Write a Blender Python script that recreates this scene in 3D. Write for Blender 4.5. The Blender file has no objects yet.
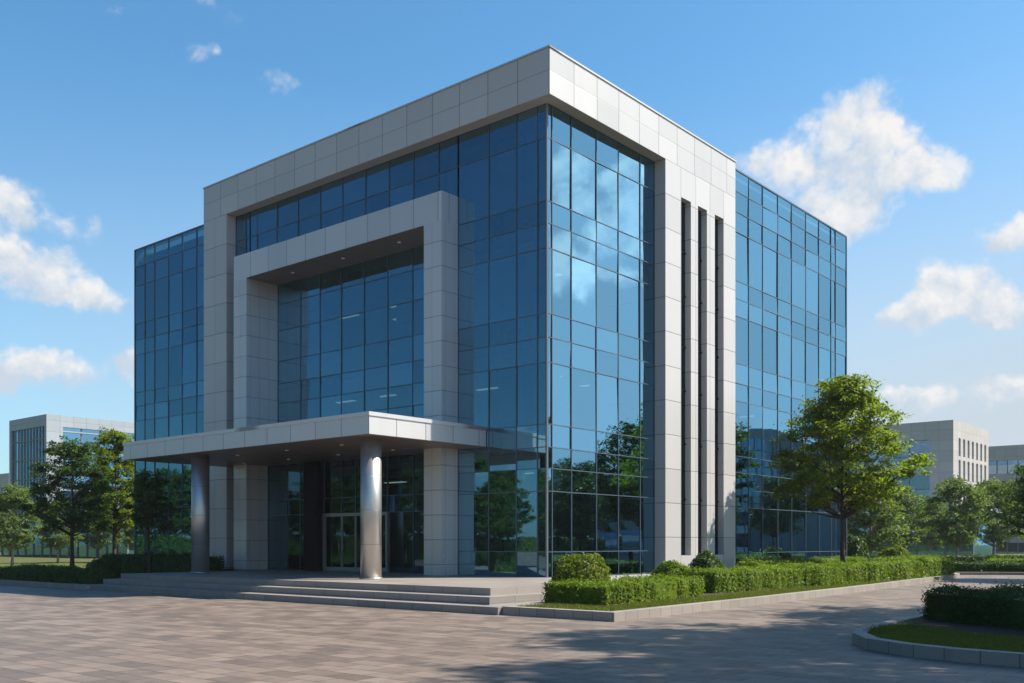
import bpy, math, random
import numpy as np
from mathutils import Vector

random.seed(7)
SC = bpy.context.scene
COL = SC.collection
R = math.radians

# ------------------------------------------------------------------ camera geometry
FPX, HOR, EYE = 989.0, 543.0, 1.8
CU, CV = 0.6462, 0.7632
CAM = Vector((20.78, -26.52, EYE))
FWD = Vector((-CU, CV, 0))
RGT = Vector((CV, CU, 0))


def at(px, depth):
    """ground position seen in the given picture column at a given distance"""
    p = CAM + FWD * depth + RGT * ((px - 512.0) / FPX * depth)
    return p.x, p.y


def top_z(py, depth):
    return EYE + (HOR - py) * depth / FPX


def depth_of(x, y):
    return (Vector((x, y, EYE)) - CAM).dot(FWD)


# ------------------------------------------------------------------ tagging helpers
def tag(o, label=None, cat=None, group=None, kind=None):
    if label: o['label'] = label
    if cat: o['category'] = cat
    if group: o['group'] = group
    if kind: o['kind'] = kind
    return o


def empty(name, loc=(0, 0, 0), rz=0.0):
    o = bpy.data.objects.new(name, None)
    o.location = loc
    o.rotation_euler = (0, 0, rz)
    o.empty_display_size = 0.3
    COL.objects.link(o)
    return o


def copy_tree(o, parent=None):
    c = o.copy()
    COL.objects.link(c)
    c.parent = parent
    for ch in [x for x in bpy.data.objects if x.parent == o]:
        copy_tree(ch, c)
    return c


class MB:
    """collects polygons (with panel uvs) and links them as one mesh object"""
    def __init__(s):
        s.v, s.f, s.uv = [], [], []
        s.smooth = []

    def poly(s, pts, uv=None, smooth=False):
        i = len(s.v)
        s.v += [tuple(p) for p in pts]
        s.f.append(tuple(range(i, i + len(pts))))
        s.uv += uv if uv else [(p[0], p[1]) for p in pts]
        s.smooth.append(smooth)

    def box(s, x0, x1, y0, y1, z0, z1, pw=1.0, ph=1.0, o=(0, 0, 0), skip=''):
        ox, oy, oz = o
        X = lambda a: (a - ox) / pw
        Y = lambda a: (a - oy) / pw
        Z = lambda a: (a - oz) / ph
        if 'f' not in skip: s.poly([(x0, y0, z0), (x1, y0, z0), (x1, y0, z1), (x0, y0, z1)], [(X(x0), Z(z0)), (X(x1), Z(z0)), (X(x1), Z(z1)), (X(x0), Z(z1))])
        if 'b' not in skip: s.poly([(x1, y1, z0), (x0, y1, z0), (x0, y1, z1), (x1, y1, z1)], [(X(x1), Z(z0)), (X(x0), Z(z0)), (X(x0), Z(z1)), (X(x1), Z(z1))])
        if 'l' not in skip: s.poly([(x0, y1, z0), (x0, y0, z0), (x0, y0, z1), (x0, y1, z1)], [(Y(y1), Z(z0)), (Y(y0), Z(z0)), (Y(y0), Z(z1)), (Y(y1), Z(z1))])
        if 'r' not in skip: s.poly([(x1, y0, z0), (x1, y1, z0), (x1, y1, z1), (x1, y0, z1)], [(Y(y0), Z(z0)), (Y(y1), Z(z0)), (Y(y1), Z(z1)), (Y(y0), Z(z1))])
        if 't' not in skip: s.poly([(x0, y0, z1), (x1, y0, z1), (x1, y1, z1), (x0, y1, z1)], [(X(x0), Y(y0)), (X(x1), Y(y0)), (X(x1), Y(y1)), (X(x0), Y(y1))])
        if 'd' not in skip: s.poly([(x0, y1, z0), (x1, y1, z0), (x1, y0, z0), (x0, y0, z0)], [(X(x0), Y(y1)), (X(x1), Y(y1)), (X(x1), Y(y0)), (X(x0), Y(y0))])
        return s

    def tube(s, pts, radii, n=8, cap=True, vs=1.0):
        pts = [Vector(p) for p in pts]
        rings = []
        L = 0
        for i, p in enumerate(pts):
            if i: L += (p - pts[i - 1]).length
            t = (pts[min(i + 1, len(pts) - 1)] - pts[max(i - 1, 0)])
            if t.length < 1e-6: t = Vector((0, 0, 1))
            t.normalize()
            a = t.orthogonal() if abs(t.z) < 0.95 else t.cross(Vector((0, 1, 0)))
            a.normalize()
            b = t.cross(a)
            rings.append(([p + (a * math.cos(2 * math.pi * k / n) + b * math.sin(2 * math.pi * k / n)) * radii[i] for k in range(n)], L))
        for i in range(len(rings) - 1):
            A, la = rings[i]
            B, lb = rings[i + 1]
            for k in range(n):
                k2 = (k + 1) % n
                s.poly([A[k], A[k2], B[k2], B[k]], [(k / n, la * vs), ((k + 1) / n, la * vs), ((k + 1) / n, lb * vs), (k / n, lb * vs)], True)
        if cap:
            s.poly(list(reversed(rings[0][0])))
            s.poly(rings[-1][0])
        return s

    def disc(s, c, r, n=16, down=False, h=0.0):
        ring = [(c[0] + r * math.cos(2 * math.pi * k / n), c[1] + r * math.sin(2 * math.pi * k / n), c[2]) for k in range(n)]
        s.poly(list(reversed(ring)) if down else ring)
        return s

    def build(s, name, mat, parent=None, origin=None):
        me = bpy.data.meshes.new(name)
        v = s.v
        if origin:
            v = [(a - origin[0], b - origin[1], c - origin[2]) for a, b, c in v]
        me.from_pydata(v, [], s.f)
        ul = me.uv_layers.new(name='UVMap')
        ul.data.foreach_set('uv', np.array(s.uv, dtype=np.float32).ravel())
        me.polygons.foreach_set('use_smooth', s.smooth)
        me.materials.append(mat)
        if any(s.smooth):
            import bmesh
            bm = bmesh.new(); bm.from_mesh(me)
            bmesh.ops.remove_doubles(bm, verts=bm.verts, dist=1e-4)
            bm.to_mesh(me); bm.free()
        me.update()
        o = bpy.data.objects.new(name, me)
        if origin: o.location = origin
        COL.objects.link(o)
        if parent: o.parent = parent
        return o


def bevel(o, w=0.02, seg=2):
    m = o.modifiers.new('bevel', 'BEVEL')
    m.width = w
    m.segments = seg
    m.limit_method = 'ANGLE'
    return o


# ------------------------------------------------------------------ materials
class NT:
    def __init__(s, tree):
        s.t = tree
        s.n = tree.nodes
        s.l = tree.links

    def new(s, typ, **kw):
        n = s.n.new(typ)
        for k, v in kw.items(): setattr(n, k, v)
        return n

    def link(s, a, b): s.l.new(a, b)

    def put(s, sock, v):
        if hasattr(v, 'is_output'): s.l.new(v, sock)
        else: sock.default_value = v

    def math(s, op, a, b=0.0, c=None, clamp=False):
        n = s.new('ShaderNodeMath', operation=op, use_clamp=clamp)
        s.put(n.inputs[0], a); s.put(n.inputs[1], b)
        if c is not None: s.put(n.inputs[2], c)
        return n.outputs[0]

    def vmath(s, op, a, b=None, scale=None):
        n = s.new('ShaderNodeVectorMath', operation=op)
        s.put(n.inputs[0], a)
        if b is not None: s.put(n.inputs[1], b)
        if scale is not None: s.put(n.inputs['Scale'], scale)
        return n.outputs['Value'] if op in ('DOT_PRODUCT', 'LENGTH', 'DISTANCE') else n.outputs[0]

    def mix(s, f, a, b, mode='MIX'):
        n = s.new('ShaderNodeMix', data_type='RGBA', blend_type=mode)
        s.put(n.inputs[0], f); s.put(n.inputs[6], a); s.put(n.inputs[7], b)
        return n.outputs[2]

    def mixf(s, f, a, b):
        n = s.new('ShaderNodeMix', data_type='FLOAT')
        s.put(n.inputs[0], f); s.put(n.inputs[2], a); s.put(n.inputs[3], b)
        return n.outputs[0]

    def noise(s, vec, scale, detail=4.0, rough=0.55, out='Fac', dist=0.0):
        n = s.new('ShaderNodeTexNoise')
        if vec is not None: s.link(vec, n.inputs['Vector'])
        n.inputs['Scale'].default_value = scale
        n.inputs['Detail'].default_value = detail
        n.inputs['Roughness'].default_value = rough
        n.inputs['Distortion'].default_value = dist
        return n.outputs[out]

    def ramp(s, f, lo, hi, a=0.0, b=1.0, smooth=False):
        n = s.new('ShaderNodeMapRange', interpolation_type='SMOOTHSTEP' if smooth else 'LINEAR')
        s.put(n.inputs[0], f)
        for i, v in ((1, lo), (2, hi), (3, a), (4, b)): s.put(n.inputs[i], v)
        return n.outputs[0]


def mat(name):
    m = bpy.data.materials.new(name)
    m.use_nodes = True
    t = NT(m.node_tree)
    p = t.n['Principled BSDF']
    return m, t, p


def rgba(c): return (c[0], c[1], c[2], 1.0)


def panel_mat(name, col, rough=0.45, line=0.012, var=0.05, metallic=0.0, joint=0.45, streak=0.06, spec=0.5, grain=0.03):
    """cladding whose joints follow whole numbers of the uv map"""
    m, t, p = mat(name)
    uv = t.new('ShaderNodeUVMap').outputs[0]
    sep = t.new('ShaderNodeSeparateXYZ'); t.link(uv, sep.inputs[0])

    def edge(a):
        f = t.math('FRACT', a)
        return t.math('MINIMUM', f, t.math('SUBTRACT', 1.0, f))
    e = t.math('MINIMUM', edge(sep.outputs[0]), edge(sep.outputs[1]))
    ln = t.ramp(e, line * 0.6, line * 1.3, 1.0, 0.0)
    fl = t.vmath('FLOOR', uv)
    wn = t.new('ShaderNodeTexWhiteNoise', noise_dimensions='2D'); t.link(fl, wn.inputs['Vector'])
    tc = t.new('ShaderNodeTexCoord').outputs['Object']
    mp = t.new('ShaderNodeMapping'); t.link(tc, mp.inputs[0]); mp.inputs['Scale'].default_value = (1.3, 1.3, 0.12)
    st = t.noise(mp.outputs[0], 1.6, 5.0, 0.6)
    gr = t.noise(tc, 60.0, 2.0, 0.5)
    v = t.math('MULTIPLY_ADD', t.math('SUBTRACT', wn.outputs['Value'], 0.5), var * 2, 1.0)
    v = t.math('ADD', v, t.math('MULTIPLY', t.math('SUBTRACT', st, 0.5), streak * 2))
    v = t.math('ADD', v, t.math('MULTIPLY', t.math('SUBTRACT', gr, 0.5), grain * 2))
    base = t.vmath('SCALE', rgba(col)[:3], scale=v)
    c = t.mix(t.math('MULTIPLY', ln, joint), base, (col[0] * 0.18, col[1] * 0.18, col[2] * 0.18, 1))
    t.link(c, p.inputs['Base Color'])
    rr = t.math('ADD', rough - 0.05, t.math('MULTIPLY', wn.outputs['Value'], 0.1))
    t.link(rr, p.inputs['Roughness'])
    p.inputs['Metallic'].default_value = metallic
    p.inputs['Specular IOR Level'].default_value = spec
    b = t.new('ShaderNodeBump'); b.inputs['Strength'].default_value = 0.35; b.inputs['Distance'].default_value = 0.02
    t.link(t.math('ADD', t.math('MULTIPLY', ln, -1.0), t.math('MULTIPLY', st, 0.25)), b.inputs['Height'])
    t.link(b.outputs[0], p.inputs['Normal'])
    return m


def plain_mat(name, col, rough=0.5, metallic=0.0, var=0.08, scale=6.0, bump=0.0, spec=0.5):
    m, t, p = mat(name)
    tc = t.new('ShaderNodeTexCoord').outputs['Object']
    n = t.noise(tc, scale, 5.0, 0.6)
    v = t.math('MULTIPLY_ADD', t.math('SUBTRACT', n, 0.5), var * 2, 1.0)
    t.link(t.vmath('SCALE', rgba(col)[:3], scale=v), p.inputs['Base Color'])
    p.inputs['Roughness'].default_value = rough
    p.inputs['Metallic'].default_value = metallic
    p.inputs['Specular IOR Level'].default_value = spec
    if bump:
        b = t.new('ShaderNodeBump'); b.inputs['Strength'].default_value = bump; b.inputs['Distance'].default_value = 0.02
        t.link(n, b.inputs['Height']); t.link(b.outputs[0], p.inputs['Normal'])
    return m


def glass_mat(name, refl, trans, f0=0.42, wave=0.02):
    """coated solar glass: a tinted mirror coat over tinted see-through glass"""
    m, t, p = mat(name)
    t.n.remove(p)
    out = t.n['Material Output']
    tc = t.new('ShaderNodeTexCoord').outputs['Object']
    b = t.new('ShaderNodeBump'); b.inputs['Strength'].default_value = wave; b.inputs['Distance'].default_value = 0.05
    t.link(t.noise(tc, 0.9, 2.0, 0.5), b.inputs['Height'])
    g = t.new('ShaderNodeBsdfGlossy'); oi = t.new('ShaderNodeObjectInfo').outputs['Random']; ri = t.new('ShaderNodeNewGeometry').outputs['Random Per Island']
    rv = t.math('FRACT', t.math('ADD', t.math('MULTIPLY', oi, 7.3), t.math('MULTIPLY', ri, 3.7)))
    t.link(t.vmath('SCALE', tuple(refl), scale=t.math('MULTIPLY_ADD', rv, 0.26, 0.84)), g.inputs['Color'])
    g.inputs['Roughness'].default_value = 0.012
    t.link(b.outputs[0], g.inputs['Normal'])
    tr = t.new('ShaderNodeBsdfTransparent'); tr.inputs['Color'].default_value = rgba(trans)
    lw = t.new('ShaderNodeLayerWeight'); lw.inputs['Blend'].default_value = 0.35
    f = t.ramp(lw.outputs['Fresnel'], 0.0, 1.0, f0, 1.0)
    mx = t.new('ShaderNodeMixShader')
    t.link(f, mx.inputs[0]); t.link(tr.outputs[0], mx.inputs[1]); t.link(g.outputs[0], mx.inputs[2])
    t.link(mx.outputs[0], out.inputs[0])
    return m


def leaf_mat(name, c1, c2, trans=0.35):
    m, t, p = mat(name)
    out = t.n['Material Output']
    geo = t.new('ShaderNodeNewGeometry')
    rnd = geo.outputs['Random Per Island']
    tc = t.new('ShaderNodeTexCoord').outputs['Object']
    big = t.noise(tc, 1.3, 3.0, 0.5)
    f = t.math('ADD', t.math('MULTIPLY', rnd, 0.65), t.math('MULTIPLY', t.math('SUBTRACT', big, 0.32), 0.9), clamp=True)
    c = t.mix(f, rgba(c1), rgba(c2))
    t.link(c, p.inputs['Base Color'])
    p.inputs['Roughness'].default_value = 0.5
    p.inputs['Specular IOR Level'].default_value = 0.25
    tl = t.new('ShaderNodeBsdfTranslucent')
    t.link(t.mix(1.0, c, (1.5, 1.6, 0.5, 1), 'MULTIPLY'), tl.inputs['Color'])
    mx = t.new('ShaderNodeMixShader'); mx.inputs[0].default_value = trans
    t.link(p.outputs[0], mx.inputs[1]); t.link(tl.outputs[0], mx.inputs[2]); t.link(mx.outputs[0], out.inputs[0])
    return m


def plaza_mat():
    m, t, p = mat('stone paving')
    tc = t.new('ShaderNodeTexCoord').outputs['Object']
    br = t.new('ShaderNodeTexBrick', offset=0.5, offset_frequency=2)
    t.link(tc, br.inputs['Vector'])
    br.inputs['Color1'].default_value = (0.122, 0.099, 0.082, 1)
    br.inputs['Color2'].default_value = (0.218, 0.175, 0.143, 1)
    br.inputs['Mortar'].default_value = (0.06, 0.05, 0.043, 1)
    br.inputs['Scale'].default_value = 1.0
    br.inputs['Mortar Size'].default_value = 0.011
    br.inputs['Mortar Smooth'].default_value = 0.3
    br.inputs['Brick Width'].default_value = 0.64
    br.inputs['Row Height'].default_value = 0.40
    n1 = t.noise(tc, 0.35, 5.0, 0.6)
    n2 = t.noise(tc, 3.5, 6.0, 0.65)
    n3 = t.noise(tc, 45.0, 3.0, 0.6)
    v = t.math('ADD', 0.66, t.math('MULTIPLY', n1, 0.34))
    v = t.math('ADD', v, t.math('MULTIPLY', t.math('SUBTRACT', n2, 0.5), 0.6))
    v = t.math('ADD', v, t.math('MULTIPLY', t.math('SUBTRACT', n3, 0.5), 0.35))
    v = t.math('ADD', v, 0.17)
    t.link(t.vmath('SCALE', br.outputs['Color'], scale=v), p.inputs['Base Color'])
    t.link(t.ramp(n2, 0.3, 0.7, 0.48, 0.68), p.inputs['Roughness'])
    p.inputs['Specular IOR Level'].default_value = 0.4
    b = t.new('ShaderNodeBump'); b.inputs['Strength'].default_value = 0.4; b.inputs['Distance'].default_value = 0.01
    t.link(t.math('ADD', t.math('MULTIPLY', br.outputs['Fac'], -1.0), t.math('MULTIPLY', n3, 0.4)), b.inputs['Height'])
    t.link(b.outputs[0], p.inputs['Normal'])
    return m


def grass_mat(name, c1, c2, rough=0.8):
    m, t, p = mat(name)
    tc = t.new('ShaderNodeTexCoord').outputs['Object']
    a = t.noise(tc, 0.6, 4.0, 0.6)
    b_ = t.noise(tc, 14.0, 5.0, 0.7)
    f = t.math('ADD', t.math('MULTIPLY', a, 0.6), t.math('MULTIPLY', b_, 0.6))
    t.link(t.mix(t.ramp(f, 0.35, 0.85), rgba(c1), rgba(c2)), p.inputs['Base Color'])
    p.inputs['Roughness'].default_value = rough
    p.inputs['Specular IOR Level'].default_value = 0.15
    bb = t.new('ShaderNodeBump'); bb.inputs['Strength'].default_value = 0.8; bb.inputs['Distance'].default_value = 0.04
    t.link(t.noise(tc, 40.0, 3.0, 0.7), bb.inputs['Height']); t.link(bb.outputs[0], p.inputs['Normal'])
    return m


CLAD = (0.525, 0.52, 0.51)
M = dict(
    clad=panel_mat('pale aluminium cladding', CLAD, 0.38, 0.011, 0.055, 0.1, 0.75, 0.05),
    portal=panel_mat('brushed portal cladding', (0.62, 0.62, 0.62), 0.32, 0.013, 0.05, 0.3, 0.7, 0.05),
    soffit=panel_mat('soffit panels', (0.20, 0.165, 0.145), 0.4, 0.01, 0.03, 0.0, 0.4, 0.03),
    steel=panel_mat('satin steel', (0.50, 0.49, 0.475), 0.40, 0.006, 0.03, 0.85, 0.6, 0.05),
    granite=panel_mat('grey granite', (0.25, 0.232, 0.215), 0.6, 0.012, 0.09, 0.0, 0.5, 0.08, 0.3, 0.2),
    kerb=panel_mat('pale granite kerb', (0.28, 0.255, 0.23), 0.65, 0.018, 0.09, 0.0, 0.6, 0.08, 0.3, 0.2),
    terr=panel_mat('terrace slabs', (0.27, 0.245, 0.22), 0.5, 0.01, 0.08, 0.0, 0.5, 0.08, 0.35, 0.15),
    frame=plain_mat('dark anodised mullion', (0.09, 0.135, 0.18), 0.4, 0.3),
    corner=plain_mat('silver corner mullion', (0.3, 0.32, 0.34), 0.4, 0.4),
    doorframe=plain_mat('brushed door frame', (0.36, 0.36, 0.36), 0.4, 0.6),
    farmetal=panel_mat('distant grey metal cladding', (0.32, 0.36, 0.40), 0.5, 0.02, 0.05, 0.0, 0.4),
    farframe=plain_mat('grey window frame', (0.16, 0.17, 0.18), 0.5, 0.2),
    black=plain_mat('black panel', (0.006, 0.006, 0.007), 0.6, spec=0.1),
    lamp=plain_mat('downlight lens', (0.8, 0.79, 0.76), 0.2),
    slab=plain_mat('interior ceiling white', (0.5, 0.5, 0.49), 0.8),
    inner=plain_mat('interior wall', (0.32, 0.33, 0.33), 0.8),
    blind=plain_mat('roller blind fabric', (0.62, 0.63, 0.62), 0.9),
    floor=plain_mat('interior floor', (0.12, 0.115, 0.11), 0.35),
    desk=plain_mat('dark office furniture', (0.05, 0.05, 0.055), 0.6),
    roof=plain_mat('roof gravel', (0.3, 0.29, 0.28), 0.9),
    glass=glass_mat('blue coated glass', (0.25, 0.51, 0.70), (0.20, 0.37, 0.38), 0.58, 0.02),
    lobby=glass_mat('lobby glass', (0.20, 0.38, 0.52), (0.22, 0.36, 0.36), 0.24, 0.012),
    dglass=glass_mat('dark slot glass', (0.12, 0.18, 0.25), (0.06, 0.08, 0.1), 0.4),
    farglass=glass_mat('distant office glass', (0.34, 0.52, 0.68), (0.16, 0.23, 0.28), 0.55),
    farwall=panel_mat('distant pale stone', (0.42, 0.405, 0.39), 0.7, 0.02, 0.05, 0.0, 0.35),
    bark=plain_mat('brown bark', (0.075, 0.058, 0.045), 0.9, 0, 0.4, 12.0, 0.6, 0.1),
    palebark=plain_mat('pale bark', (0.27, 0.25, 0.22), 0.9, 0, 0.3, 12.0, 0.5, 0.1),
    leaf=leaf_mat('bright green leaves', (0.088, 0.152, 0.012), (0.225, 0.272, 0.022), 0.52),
    darkleaf=leaf_mat('deep green and shaded leaves', (0.030, 0.070, 0.014), (0.080, 0.135, 0.022), 0.4),  # darker leaf colour, also standing in for shade on the left trees
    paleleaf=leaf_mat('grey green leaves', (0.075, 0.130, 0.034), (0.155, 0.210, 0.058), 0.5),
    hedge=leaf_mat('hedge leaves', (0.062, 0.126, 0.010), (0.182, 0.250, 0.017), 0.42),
    darkhedge=leaf_mat('dark and shaded hedge leaves', (0.028, 0.068, 0.014), (0.070, 0.125, 0.022), 0.3),  # darker copy of the hedge leaves; puts shade into the colour of shaded hedges
    goldleaf=leaf_mat('yellow green shrub leaves', (0.066, 0.118, 0.010), (0.200, 0.235, 0.018), 0.35),
    plaza=plaza_mat(),
    grass=grass_mat('lawn', (0.068, 0.086, 0.022), (0.125, 0.138, 0.042)),
    blade=leaf_mat('grass blades', (0.075, 0.108, 0.018), (0.15, 0.172, 0.036), 0.4),
    soil=plain_mat('planting soil', (0.07, 0.052, 0.038), 0.95, 0, 0.35, 9.0, 0.8, 0.1),
    asphalt=plain_mat('asphalt', (0.06, 0.06, 0.062), 0.85, 0, 0.2, 5.0, 0.3),
)

lp = M['lamp'].node_tree.nodes['Principled BSDF']
lp.inputs['Emission Color'].default_value = (1.0, 0.93, 0.82, 1)
lp.inputs['Emission Strength'].default_value = 0.03

M['tube'] = plain_mat('office light diffuser', (0.8, 0.8, 0.8), 0.5)
lp = M['tube'].node_tree.nodes['Principled BSDF']
lp.inputs['Emission Color'].default_value = (1.0, 0.96, 0.88, 1)
lp.inputs['Emission Strength'].default_value = 0.5

# ------------------------------------------------------------------ ground
def sheet(name, pts, z, m, kind='structure'):
    b = MB(); b.poly([(x, y, z) for x, y in pts], [(x, y) for x, y in pts])
    return tag(b.build(name, m), kind=kind)


sheet('ground', [(-900, -900), (900, -900), (900, 900), (-900, 900)], 0.0, M['grass'])
sheet('plaza', [(-70, -95), (90, -95), (90, 34), (-40, 34), (-40, 3), (-16, 3), (-16, -8.2), (-70, -8.2)], 0.006, M['plaza'])
rx0, ry0 = at(700, 61); rx1, ry1 = at(1200, 61)

def kerb(name, outer, width, z0, z1, closed=False, step=0.55):
    """a kerb along a polyline; the width is laid out to the left of its direction"""
    b = MB()
    P = [Vector((x, y, 0)) for x, y in outer]
    n = len(P)
    nor = []
    for i in range(n):
        a = P[(i - 1) % n] if (closed or i > 0) else P[i]
        c = P[(i + 1) % n] if (closed or i < n - 1) else P[i]
        d1 = (P[i] - a); d2 = (c - P[i])
        if d1.length < 1e-6: d1 = d2
        if d2.length < 1e-6: d2 = d1
        d1.normalize(); d2.normalize()
        n1 = Vector((-d1.y, d1.x, 0)); n2 = Vector((-d2.y, d2.x, 0))
        m_ = (n1 + n2).normalized()
        nor.append(m_ / max(0.35, m_.dot(n1)))
    L = 0
    for i in range(n if closed else n - 1):
        j = (i + 1) % n
        A, B = P[i], P[j]
        a, c = A + nor[i] * width, B + nor[j] * width
        l = (B - A).length
        u0, u1 = L / step, (L + l) / step
        L += l
        q = lambda p, z: (p.x, p.y, z)
        b.poly([q(A, z0), q(B, z0), q(B, z1), q(A, z1)], [(u0, .02), (u1, .02), (u1, .98), (u0, .98)])
        b.poly([q(A, z1), q(B, z1), q(c, z1), q(a, z1)], [(u0, .02), (u1, .02), (u1, .98), (u0, .98)])
        b.poly([q(c, z0), q(a, z0), q(a, z1), q(c, z1)], [(u1, .02), (u0, .02), (u0, .98), (u1, .98)])
    if not closed:
        for i in (0, n - 1):
            A, a = P[i], P[i] + nor[i] * width
            b.poly([(A.x, A.y, z0), (a.x, a.y, z0), (a.x, a.y, z1), (A.x, A.y, z1)], [(0.1, .1), (.9, .1), (.9, .9), (.1, .9)])
    o = b.build(name, M['kerb'])
    bevel(o, 0.015, 2)
    return o


# right planter beside the tower
PL = [(4.66, -7.85), (8.02, -7.85), (7.86, -4), (7.70, 0), (7.47, 3.35), (7.22, 7.83), (6.75, 13.9), (6.1, 20.5), (5.62, 25.4), (5.2, 28.2), (4.4, 29.6), (3.0, 30.2), (-6, 30.4)]
KZ = 0.22
tag(kerb('planter_kerb', PL, 0.26, 0.0, KZ), 'pale granite kerb bordering the hedge bed along the sunny side of the main office building', 'kerb')
sheet('lawn', [(x - 0.2, y + (0.2 if i < 2 else 0)) for i, (x, y) in enumerate(PL)] + [(-6, 13.4), (0.0, 13.4), (0.0, 7.0), (-0.5, 7.0), (-0.5, 0.4), (3.0, 0.4), (3.0, -7.6)], KZ - 0.03, M['grass'])
sheet('soil', [(3.5, -6.15), (6.5, -6.15), (6.1, -2), (5.75, 2), (5.8, 9), (6.0, 15), (6.05, 22.5), (4.4, 23.5), (0.4, 23.5), (0.4, 0.6), (3.5, 0.6)], KZ - 0.022, M['soil'])

# left planter in the shade of the building
sheet('lawn', [(-16.2, -7.9), (-16.2, 0.2), (-60, 0.2), (-60, -7.9)], 0.17, M['grass'])
tag(kerb('planter_kerb', [(-60, -8.2), (-16.1, -8.2)], 0.26, 0.0, 0.2), 'shaded granite kerb in front of the dark hedge left of the entrance steps', 'kerb')

# island bed at the right front
ISL = [(30, -10.6)] + [(19.5, -10.85), (17.2, -10.9), (16.2, -10.8), (15.35, -10.5), (14.55, -9.95), (14.0, -9.1), (13.72, -8.1), (13.58, -7.0), (13.45, -5.0), (13.40, -3.0), (13.4, 2.0), (13.6, 6.0), (14.4, 8.4), (16.5, 9.5), (30, 9.8)]
ISL = list(reversed(ISL))
tag(kerb('island_kerb', ISL, 0.24, 0.0, 0.2), 'curved granite kerb around the grassy island bed in the right foreground', 'kerb')
sheet('lawn', [(x + 0.12, y) for x, y in ISL], 0.165, M['grass'])
sheet('soil', [(14.05, -6.9), (15.6, -8.05), (17.3, -8.7), (30, -8.9), (30, 8.5), (14.1, 6.0)], 0.172, M['soil'])


def grass_patch(name, poly, n, z, hmin=0.03, hmax=0.075, seed=1):
    rng = np.random.default_rng(seed)
    P = np.array(poly)
    lo, hi = P.min(0), P.max(0)
    pts = []
    while len(pts) < n:
        q = rng.uniform(lo, hi, (n, 2))
        ins = np.zeros(len(q), bool)
        j = len(P) - 1
        for i in range(len(P)):
            xi, yi = P[i]; xj, yj = P[j]
            c = ((yi > q[:, 1]) != (yj > q[:, 1])) & (q[:, 0] < (xj - xi) * (q[:, 1] - yi) / (yj - yi + 1e-12) + xi)
            ins ^= c
            j = i
        pts += list(q[ins])
    p = np.array(pts[:n])
    h = rng.uniform(hmin, hmax, n)
    a = rng.uniform(0, 2 * np.pi, n)
    w = 0.008
    lean = rng.normal(0, 0.4, (n, 2)) * h[:, None]
    v = np.zeros((n, 3, 3))
    v[:, 0, 0] = p[:, 0] - np.cos(a) * w; v[:, 0, 1] = p[:, 1] - np.sin(a) * w; v[:, 0, 2] = z
    v[:, 1, 0] = p[:, 0] + np.cos(a) * w; v[:, 1, 1] = p[:, 1] + np.sin(a) * w; v[:, 1, 2] = z
    v[:, 2, 0] = p[:, 0] + lean[:, 0]; v[:, 2, 1] = p[:, 1] + lean[:, 1]; v[:, 2, 2] = z + h
    me = np_mesh(name, v.reshape(-1, 3), 3, M['blade'])
    o = bpy.data.objects.new(name, me); COL.objects.link(o)
    return o


def np_mesh(name, v, k, m):
    n = len(v) // k
    me = bpy.data.meshes.new(name)
    me.vertices.add(len(v)); me.loops.add(len(v)); me.polygons.add(n)
    me.vertices.foreach_set('co', np.asarray(v, dtype=np.float32).ravel())
    me.loops.foreach_set('vertex_index', np.arange(len(v), dtype=np.int32))
    me.polygons.foreach_set('loop_start', np.arange(0, len(v), k, dtype=np.int32))
    me.materials.append(m)
    me.update(calc_edges=True)
    me.validate()
    return me


tag(grass_patch('grass', [(13.7, -7.2), (14.0, -8.6), (14.7, -9.7), (15.5, -10.25), (16.3, -10.5), (17.4, -10.6), (21, -10.5), (21, -8.4), (17.3, -8.3), (15.6, -7.7), (14.3, -6.6)], 26000, 0.165, 0.03, 0.08, 3), kind='stuff')
tag(grass_patch('grass', [(4.8, -7.5), (7.7, -7.5), (7.4, 0), (7.1, 5), (6.7, 10), (6.3, 15), (5.95, 15), (5.85, 5), (6.2, -2), (6.5, -6.0), (4.8, -6.0)], 26000, KZ - 0.03, 0.03, 0.08, 4), kind='stuff')

# ------------------------------------------------------------------ vegetation builders
def leaves(c, n, size, rng, nrm_bias, aspect=0.5, spread=0.9):
    """kite-shaped leaves at points c (n,3), facing roughly nrm_bias (n,3)"""
    nr = nrm_bias + rng.normal(0, spread, (n, 3))
    nr /= np.linalg.norm(nr, axis=1)[:, None] + 1e-9
    a = np.cross(nr, rng.normal(0, 1, (n, 3)))
    a /= np.linalg.norm(a, axis=1)[:, None] + 1e-9
    b = np.cross(nr, a)
    L = (size * rng.uniform(0.65, 1.3, n))[:, None]
    v = np.empty((n, 4, 3))
    v[:, 0] = c - a * L * 0.5
    v[:, 1] = c + b * L * aspect * 0.5 + a * L * 0.05 + nr * L * 0.08
    v[:, 2] = c + a * L * 0.5 - nr * L * 0.1
    v[:, 3] = c - b * L * aspect * 0.5 + a * L * 0.05 + nr * L * 0.08
    return v.reshape(-1, 3)


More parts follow.
